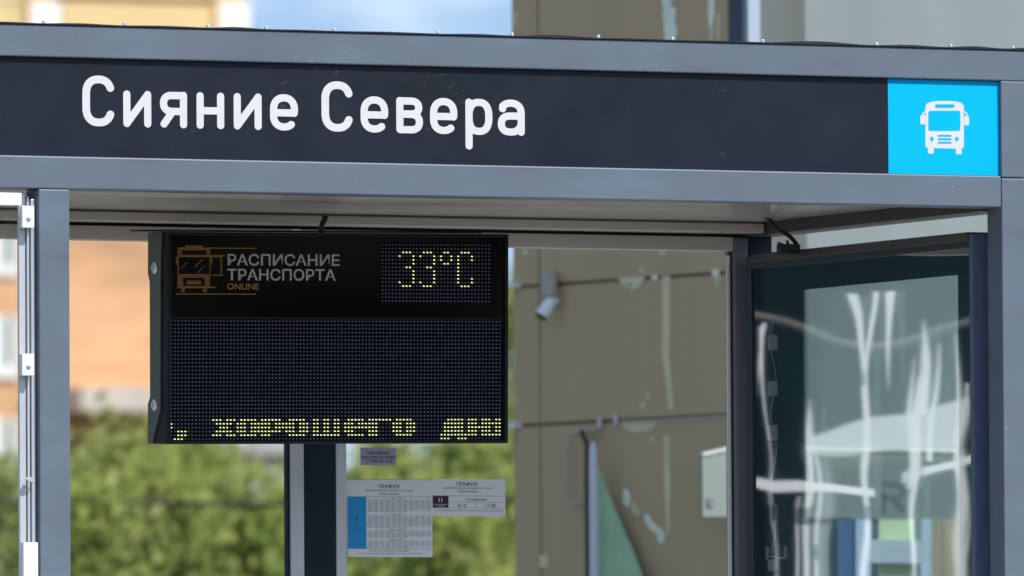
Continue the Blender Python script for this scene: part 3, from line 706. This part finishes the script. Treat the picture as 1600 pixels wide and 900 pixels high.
stroke(b,[(1381,798),(1381,757),(1405,757),(1411,762),(1411,772),(1404,777),(1382,777)],8,rs,0); stroke(b,[(1396,778),(1412,797)],8,rs,1)
b.build('letter',mat('sign_letter_grey',(.16,.18,.22),.5),sgn)
m0=S2(1104,791); m1=S2(1113,779)
b=MB(); wbox(b,m0[0]-sa,m1[0]-sa,m0[1]-szb,m1[1]-szb,.002,.008,0,f2); b.build('blue_mark',mat('mark_blue',(.17,.20,.24),.5),sgn)

# things on and by the brown wall
def wl(u,v,off): s,z=W2(u,v,off); return BO+wp(s,z,off)
M_cam=mat('camera_white',(.80,.87,.95),.35)
jb=Off(wl(858,443,.0)); a=wl(858,461,.05); c=wl(858,425,.05); jb.tube([a,c],.031,14); jb.tube([wl(858,443,.0),wl(858,443,.05)],.018,10)
o=jb.build('junction_box',mat('box_grey_white',(.42,.42,.37),.5)); o.location=wl(858,443,.0); tag(o,'pale grey round junction box on the brown wall above the camera','junction box')
CB0=wl(865,472,.0); cc=tag(empty('security_camera',CB0),'small white bullet camera on the brown wall below the round box','security camera')
b=Off(CB0); b.tube([wl(865,470,.0),wl(865,470,.02)],.022,12); b.dome(wl(864,471,.02),.024,14,wn,.026); b.build('mount',M_cam,cc)
pA=wl(862,470,.06); pB=wl(846,494,.10); dv=(pB-pA).normalized()
b=Off(CB0); b.tube([pA-dv*.01,pA,pA+dv*.02,pB-dv*.012,pB],.0245,14,radii=[.010,.020,.0245,.0255,.0255]); b.build('camera_body',M_cam,cc)
b=Off(CB0); b.tube([pB+dv*.0005,pB+dv*.006],.0235,14); b.build('lens',M_black,cc)
M_cond=mat('conduit_grey',(.56,.59,.64),.5)
cable('wall_conduit',[wl(1146,650,.015),wl(1080,653.5,.015),wl(1010,657.5,.015),wl(970,659,.015)],.003,'thin pale conduit running along the lower panel joint of the brown wall',M_cond,'conduit')
for u,v,lab in ((937,660,'pale clamp left of the conduit end on the brown wall'),(962,656,'pale clamp at the conduit end on the brown wall')):
    q=wl(u,v,0); b=Off(q); b.tube([wl(u,v+7,.02),wl(u,v-9,.02)],.010,8); b.tube([q,wl(u,v,.02)],.007,8); o=b.build('cable_clamp',M_cond); o.location=q; tag(o,lab,'clamp')
cable('cable_loop',[wl(934,668,.03),wl(928,672,.03),wl(908,674,.03),wl(893,678,.03),wl(887,690,.03),wl(884.5,740,.03),wl(883.5,776,.03),wl(889,785,.03),wl(905,787,.03),wl(921,783,.03)],.0062,'grey cable hanging in a long loop on the brown wall',mat('cable_grey',(.46,.46,.46),.6))
cable('dark_cable',[wl(908,674,.05),wl(913,684,.05),wl(917,700,.05),wl(917,760,.05),wl(918,830,.05),wl(919,1000,.05),wl(919,1250,.05)],.0095,'dark brown cable hanging down beside the pale pole',mat('cable_brown',(.035,.025,.022),.6))
pt=wl(927,690,.12); pb=Vector((pt.x,pt.y,0)); b=Off(pb); b.tube([pb,pt-Vector((0,0,.10)),pt-Vector((0,0,.03)),pt],.017,12,radii=[.017,.017,.015,.006]); o=b.build('pale_pole',mat('pole_pale_blue',(.60,.68,.80),.4)); o.location=pb
tag(o,'slim pale blue pole standing against the brown wall','pole')
b=None; q0=wl(932,728,.06); gb=Off(Vector((q0.x,q0.y,0))); gp=[wl(932,722,.06),wl(938,738,.06),wl(1006,903,.06),wl(1040,990,.06)]
g4=Vector((gp[3].x,gp[3].y,gp[3].z)); g5=Vector((gp[0].x,gp[0].y,gp[3].z-.3)); g4b=Vector((g4.x,g4.y,g5.z))
NXG=14; vs=[];fs=[]
for i in range(NXG+1):
    t=i/NXG; base=gp[0].lerp(Vector((g4.x,g4.y,gp[0].z)),t); top=gp[0].z+(g4.z-gp[0].z)*t; fo=.004*math.sin(t*9)
    for zz2 in (top,g5.z):
        for th in (0,.004): p_=Vector((base.x,base.y,zz2))+wn*(fo+th); vs.append(p_)
for i in range(NXG):
    a=i*4; c=a+4
    fs += [(a,c,c+2,a+2),(a+1,a+3,c+3,c+1),(a,a+1,c+1,c),(a+2,c+2,c+3,a+3)]
fs += [(0,2,3,1),(NXG*4,NXG*4+1,NXG*4+3,NXG*4+2)]
gb.add(vs,fs); o=gb.build('green_tarp',mat('tarp_green',(.40,.64,.44),.6,var=.12,vscale=6)); o.location=(q0.x,q0.y,0)
tag(o,'green triangular tarpaulin hanging from the pale pole by the brown wall','tarpaulin')
for u,v,lab in ((804,447,'upper white bracket on the far corner of the brown wall'),(805,665,'lower white bracket on the far corner of the brown wall')):
    q=wl(u+1,v,0); b=Off(q); b.add([],[]); 
    vs=[q+wd*s_+wn*o_+Vector((0,0,z_)) for s_ in (-.03,.05) for o_ in (-.01,.03) for z_ in (-.009,.009)]
    b.add(vs,[(0,1,3,2),(4,6,7,5),(0,4,5,1),(2,3,7,6),(0,2,6,4),(1,5,7,3)]); o=b.build('wall_bracket',M_cam); o.location=q; tag(o,lab,'bracket')

# ------------------------------------------------------------------ brick apartment block far behind
YK=255.0
def K(u,v): return P(u,v,YK)
kx1=K(385,20).x; kx0=K(-420,20).x; BKO=Vector((kx1,YK,0))
blk=tag(empty('apartment_block',BKO),'tall sunlit orange brick apartment block with white framed windows','building')
def KB(): return Off(BKO)
M_brick=mat('orange_brick',(.66,.375,.20),.85,var=.30,vscale=.35,stretch=(.5,1,2.2))
M_cream=mat('cream_cladding',(.74,.55,.27),.7,var=.10,vscale=.5)
M_wf=mat('white_window_frame',(.85,.85,.82),.6); M_pane=mat('window_pane_dark',(.10,.14,.17),.1)
zt_=K(200,-420).z
KB().box(kx0,kx1,YK,YK+14,0,zt_).build('wall',M_brick,blk)
KB().box(kx0-.3,kx1+.3,YK-.3,YK+14.3,zt_+.01,zt_+.5).build('roof',mat('roof_grey',(.2,.2,.2),.8),blk)
for va,vb in ((9,262),(-330,-8)):
    for ua,ub in ((-420,29),(92,324)):
        a=K(ua,vb); c=K(ub,va); KB().box(a.x,c.x,YK-.35,YK-.01,a.z,c.z).build('cream_panel',M_cream,blk)
for ua,ub in ((33,37),(326,331)): 
    a=K(ua,262); c=K(ub,-330); KB().box(a.x,c.x,YK-.40,YK-.012,a.z,c.z).build('downpipe',mat('pipe_ochre',(.62,.36,.14),.6),blk)
wins=[(-22,26),(40,91),(335,384)]; rowsv=[(-160,-72),(4,95),(175,265),(345,431),(494,591),(654,748),(815,905)]
for wi,(ua,ub) in enumerate(wins):
    for va,vb in rowsv:
        a=K(ua,vb); c=K(ub,va); b=KB(); cx=(a.x+c.x)/2; w_=c.x-a.x; h_=c.z-a.z
        if wi==0: cx+=w_*.17
        b.box(a.x,c.x,YK-.28 if va<300 and va>-170 else YK-.12,YK-.011,a.z,c.z); wf=b.build('window',M_wf,blk)
        if va>300 or wi==0:
            b=KB(); b.box(cx-w_*.09,cx+w_*.09,YK-.13-.02,YK-.125,a.z+h_*.22,c.z-h_*.02); b.build('pane',M_pane,wf)
for va,vb in ((612,646),):
    a=K(70,vb); c=K(300,va); KB().box(a.x,c.x,YK-2.5,YK-.02,a.z,c.z).build('entrance_canopy',mat('canopy_grey',(.60,.52,.45),.8,var=.1,vscale=1),blk)

gY=165.0
def GX(u,v): return P(u,v,gY)
a=GX(350,1200); c=GX(500,690); go=Vector((a.x,gY,0)); gar=tag(empty('garage',go),'low pale rendered garage showing through the gap between the trees','garage')
Off(go).box(a.x,c.x,gY,gY+6,0,c.z-.25).build('wall',mat('render_pale',(.52,.48,.46),.85,var=.06,vscale=1),gar); Off(go).box(a.x-.2,c.x+.2,gY-.2,gY+6.2,c.z-.249,c.z).build('roof',mat('garage_roof',(.40,.37,.37),.8),gar)
mm=(a.x+c.x)/2; b=Off(go); b.box(mm-1.1,mm+1.1,gY-.06,gY-.002,0,2.1); b.build('door',mat('garage_door',(.20,.22,.22),.6),gar)

# ------------------------------------------------------------------ trees
def tree(name,base,H,rad,zlow,nclump,nleaf,mt,label,bark,group='leafy trees behind the shelter',ls=.10,seed=1,squash=1.0):
    rn=random.Random(seed); base=Vector(base); t=tag(empty(name,base),label,'tree',group)
    b=MB(); tip=Vector((rn.uniform(-.15,.15),rn.uniform(-.15,.15),H*.93))
    b.tube([(0,0,0),(.03,0,H*.25),(tip.x*.5,tip.y*.5,H*.55),tip],.1,8,radii=[.11,.085,.05,.012]); clumps=[]
    for k in range(nclump):
        z=zlow+(H-zlow)*rn.random()**.85; f=(z-zlow)/(H-zlow); r_=rad*(math.sin(math.pi*min(1,.12+f*.86))**.7)*(.35+.65*rn.random())
        an=rn.uniform(0,2*math.pi); c=Vector((math.cos(an)*r_,math.sin(an)*r_,z)); clumps.append(c)
        if k%3==0:
            h0=max(.5,z*.72); st=Vector((tip.x*h0/H,tip.y*h0/H,h0)); b.tube([st,st.lerp(c,.55)+Vector((0,0,.08)),c],.02,5,radii=[.030,.018,.006],cap=False)
    b.build('trunk',bark,t)
    b=MB(); per=int(nleaf*.36)//nclump; vs=[];fs=[]
    for c in clumps:
        cr=rn.uniform(.22,.48)
        for k in range(per):
            d=Vector((rn.gauss(0,1),rn.gauss(0,1),rn.gauss(0,.8)))*cr*.6; p=c+d
            n=Vector((rn.gauss(.35,.8),rn.gauss(-.9,.8),rn.gauss(1.0,.8))).normalized(); a=n.orthogonal().normalized(); q=n.cross(a); s=ls*rn.uniform(.55,1.2); i=len(vs)
            vs += [p-a*s,p+q*s*.45+n*s*.1,p+a*s,p-q*s*.45+n*s*.1]; fs.append((i,i+1,i+2,i+3))
    b.add(vs,fs); b.build('crown',mt,t,recalc=False); return t
M_bark=mat('bark',(.10,.08,.06),.9,var=.3,vscale=8)
LA=leafmat('leaves_light',[(.20,.27,.08),(.35,.43,.11),(.46,.53,.16),(.54,.53,.22)],.62)
LB_=leafmat('leaves_mid',[(.17,.25,.08),(.31,.40,.10),(.42,.50,.14),(.50,.50,.19)],.62)
def tr(u,vtop,dep,rpx,mt,label,seed,nm='willow_tree',nl=8000,ncl=90):
    q=Q(u,vtop,dep); sc=F/dep; return tree(nm,(q.x,q.y,-.15),q.z+.15,rpx/sc,q.z*.42,ncl,nl,mt,label,M_bark,seed=seed)
tr(-60,735,120,90,LB_,'leafy tree low at the left edge, behind the aluminium frame',11)
tr(20,745,112,70,LA,'pale green bush tree showing left of the front post',12)
tr(175,686,118,80,LA,'tallest leafy tree of the left pane, beside the left post',13)
tr(135,765,100,70,LA,'low leafy bush tree right beside the left post',14,nl=6000)
tr(305,695,124,75,LB_,'leafy tree right under the left half of the display',15)
tr(255,742,105,80,LA,'low yellowish bush tree in the middle of the left pane',16,nl=7000)
tr(390,772,108,75,LB_,'low leafy bush tree below the garage gap',17)
tr(478,772,126,60,LA,'leafy tree behind the dark middle post',18)
tr(600,705,130,100,LA,'yellowish leafy tree behind the timetables',19,nl=9000,ncl=110)
tr(560,760,110,70,LA,'low pale leafy bush tree right of the middle post',20,nl=6000)
tr(730,690,122,85,LA,'pale leafy tree beside the brown wall corner',21,nl=9000,ncl=110)
tr(790,450,140,70,LB_,'tallest tree, just left of the far corner of the brown wall',22,nl=9000)
tr(690,770,106,85,LA,'low leafy bush tree below the timetables',23,nl=7000)
# overhead cable between two poles
pa,pc=Q(-700,774,103),Q(1500,784,103)
for p_,lab in ((pa,'wooden pole carrying the overhead cable, left end'),(pc,'wooden pole carrying the overhead cable, behind the brown clad building')):
    b=Off((p_.x,p_.y,-.15)); b.tube([(p_.x,p_.y,-.15),(p_.x,p_.y,p_.z+.3)],.12,10,radii=[.13,.10]); o=b.build('utility_pole',M_bark); o.location=(p_.x,p_.y,-.15); tag(o,lab,'pole')
cable('overhead_cable',[pa.lerp(pc,t)-Vector((0,0,.25*4*t*(1-t)-.2)) for t in [k/10 for k in range(11)]],.024,'dark overhead cable crossing in front of the trees')

# ------------------------------------------------------------------ white pipe railing and other things added to be mirrored in the glass case
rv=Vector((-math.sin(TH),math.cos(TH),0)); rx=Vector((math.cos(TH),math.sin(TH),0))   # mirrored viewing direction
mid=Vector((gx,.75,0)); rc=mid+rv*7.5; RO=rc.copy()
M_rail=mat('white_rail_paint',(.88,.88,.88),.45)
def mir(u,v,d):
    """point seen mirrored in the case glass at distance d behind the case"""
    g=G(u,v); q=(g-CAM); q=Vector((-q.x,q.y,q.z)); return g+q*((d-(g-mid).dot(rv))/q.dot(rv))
rail=tag(empty('streak_frame',RO),'white painted steel frame of posts, braces and a rail, added to make the white streaks in the glass case','railing')  # added posts and braces, shaped to give the mirrored white streaks
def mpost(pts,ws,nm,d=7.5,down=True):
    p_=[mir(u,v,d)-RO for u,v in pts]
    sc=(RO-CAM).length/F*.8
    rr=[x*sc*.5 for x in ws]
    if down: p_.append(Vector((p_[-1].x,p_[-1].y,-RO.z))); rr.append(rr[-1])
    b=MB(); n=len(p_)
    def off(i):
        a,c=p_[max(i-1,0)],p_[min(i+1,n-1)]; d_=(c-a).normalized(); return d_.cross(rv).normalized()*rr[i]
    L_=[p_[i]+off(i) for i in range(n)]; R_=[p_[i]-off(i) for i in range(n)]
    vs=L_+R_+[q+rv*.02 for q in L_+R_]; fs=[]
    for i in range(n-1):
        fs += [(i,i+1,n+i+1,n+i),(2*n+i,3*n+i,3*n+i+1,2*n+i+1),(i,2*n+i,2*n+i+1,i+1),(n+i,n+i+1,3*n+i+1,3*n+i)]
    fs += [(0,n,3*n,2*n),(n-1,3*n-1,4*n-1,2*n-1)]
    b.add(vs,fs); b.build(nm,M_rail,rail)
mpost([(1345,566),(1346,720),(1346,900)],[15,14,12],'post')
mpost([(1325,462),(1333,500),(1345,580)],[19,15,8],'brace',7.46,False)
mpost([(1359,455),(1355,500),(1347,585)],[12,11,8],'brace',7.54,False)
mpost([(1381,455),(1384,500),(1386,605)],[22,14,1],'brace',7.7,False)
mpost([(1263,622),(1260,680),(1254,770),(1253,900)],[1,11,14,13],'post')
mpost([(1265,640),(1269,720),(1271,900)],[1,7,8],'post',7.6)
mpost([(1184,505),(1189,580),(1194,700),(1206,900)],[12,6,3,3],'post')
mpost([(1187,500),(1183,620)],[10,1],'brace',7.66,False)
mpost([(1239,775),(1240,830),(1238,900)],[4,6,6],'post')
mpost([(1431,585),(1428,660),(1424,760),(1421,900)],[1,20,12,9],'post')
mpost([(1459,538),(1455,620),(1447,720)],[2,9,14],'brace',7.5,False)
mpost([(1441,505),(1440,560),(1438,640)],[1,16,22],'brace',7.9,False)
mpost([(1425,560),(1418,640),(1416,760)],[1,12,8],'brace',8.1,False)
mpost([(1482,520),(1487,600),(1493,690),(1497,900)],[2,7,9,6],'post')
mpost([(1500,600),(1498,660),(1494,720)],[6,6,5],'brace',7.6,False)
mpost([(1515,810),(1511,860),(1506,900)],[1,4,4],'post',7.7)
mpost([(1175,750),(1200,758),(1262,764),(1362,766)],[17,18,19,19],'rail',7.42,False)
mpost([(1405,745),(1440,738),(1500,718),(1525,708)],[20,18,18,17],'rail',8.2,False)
cable('mirrored_band',[mir(u,v,8.6) for u,v in ((1150,482),(1185,490),(1215,500),(1265,520),(1310,537),(1370,546),(1430,535),(1470,515),(1520,497))],.017,'sagging grey hose strung above the white frame, added as the grey curve in the glass case reflection',mat('band_grey',(.11,.105,.10),.6),'band')  # unseen grey curve added for the sagging line mirrored in the glass
# pale canopy roof added further back, mirrored as the pale patch
d9=10.0; co=mir(1385,670,d9); cq=Vector((co.x,co.y,0)); cano=tag(empty('mirrored_canopy',cq),'pale slanted canopy roof on two legs added behind the white frame for the pale patch in the glass case','canopy')
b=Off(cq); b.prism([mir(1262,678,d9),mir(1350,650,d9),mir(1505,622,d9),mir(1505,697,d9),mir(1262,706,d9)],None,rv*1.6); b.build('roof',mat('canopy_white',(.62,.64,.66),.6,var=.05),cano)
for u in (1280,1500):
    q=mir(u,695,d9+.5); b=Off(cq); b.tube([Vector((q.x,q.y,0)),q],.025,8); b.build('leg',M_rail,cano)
KO=mid+rv*13; bdrop=tag(empty('dark_backdrop',(KO.x,KO.y,0)),'large dark navy sheet metal kiosk added behind the white frame to keep the glass case reflection dark','backdrop')  # unseen dark block added to keep the mirrored background dark
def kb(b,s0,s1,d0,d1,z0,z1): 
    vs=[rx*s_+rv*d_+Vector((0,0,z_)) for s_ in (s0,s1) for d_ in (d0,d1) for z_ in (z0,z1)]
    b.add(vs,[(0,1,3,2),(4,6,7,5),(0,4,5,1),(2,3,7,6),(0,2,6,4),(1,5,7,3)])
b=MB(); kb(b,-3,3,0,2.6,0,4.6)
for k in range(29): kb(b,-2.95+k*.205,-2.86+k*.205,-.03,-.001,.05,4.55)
b.build('wall',mat('backdrop_navy',(.003,.008,.014),.7,spec=.1,var=.3,vscale=3),bdrop)
b=MB(); kb(b,-3.15,3.15,-.2,2.75,4.601,4.72); b.build('roof',mat('backdrop_roof',(.03,.04,.05),.6),bdrop)

# block across the road, mirrored faintly in the glass and the display
ob=tag(empty('opposite_block',(0,-78,-.15)),'long low brick block across the road behind the viewer','building')
b=MB(); b.box(-70,70,-12,0,0,9.5); b.build('wall',mat('opposite_brick',(.16,.11,.085),.85,var=.1,vscale=.5),ob)
b=MB(); b.box(-70.3,70.3,-12.3,.3,9.501,9.9); b.build('roof',mat('opposite_roof',(.10,.10,.10),.8),ob)
for zz3 in (1.2,4.4,7.2):
    for k in range(16):
        b=MB(); b.box(-66+k*8.6,-64+k*8.6,.002,.05,zz3,zz3+1.5); b.build('window',M_pane,ob)
bpy.data.curves.remove(_cv)
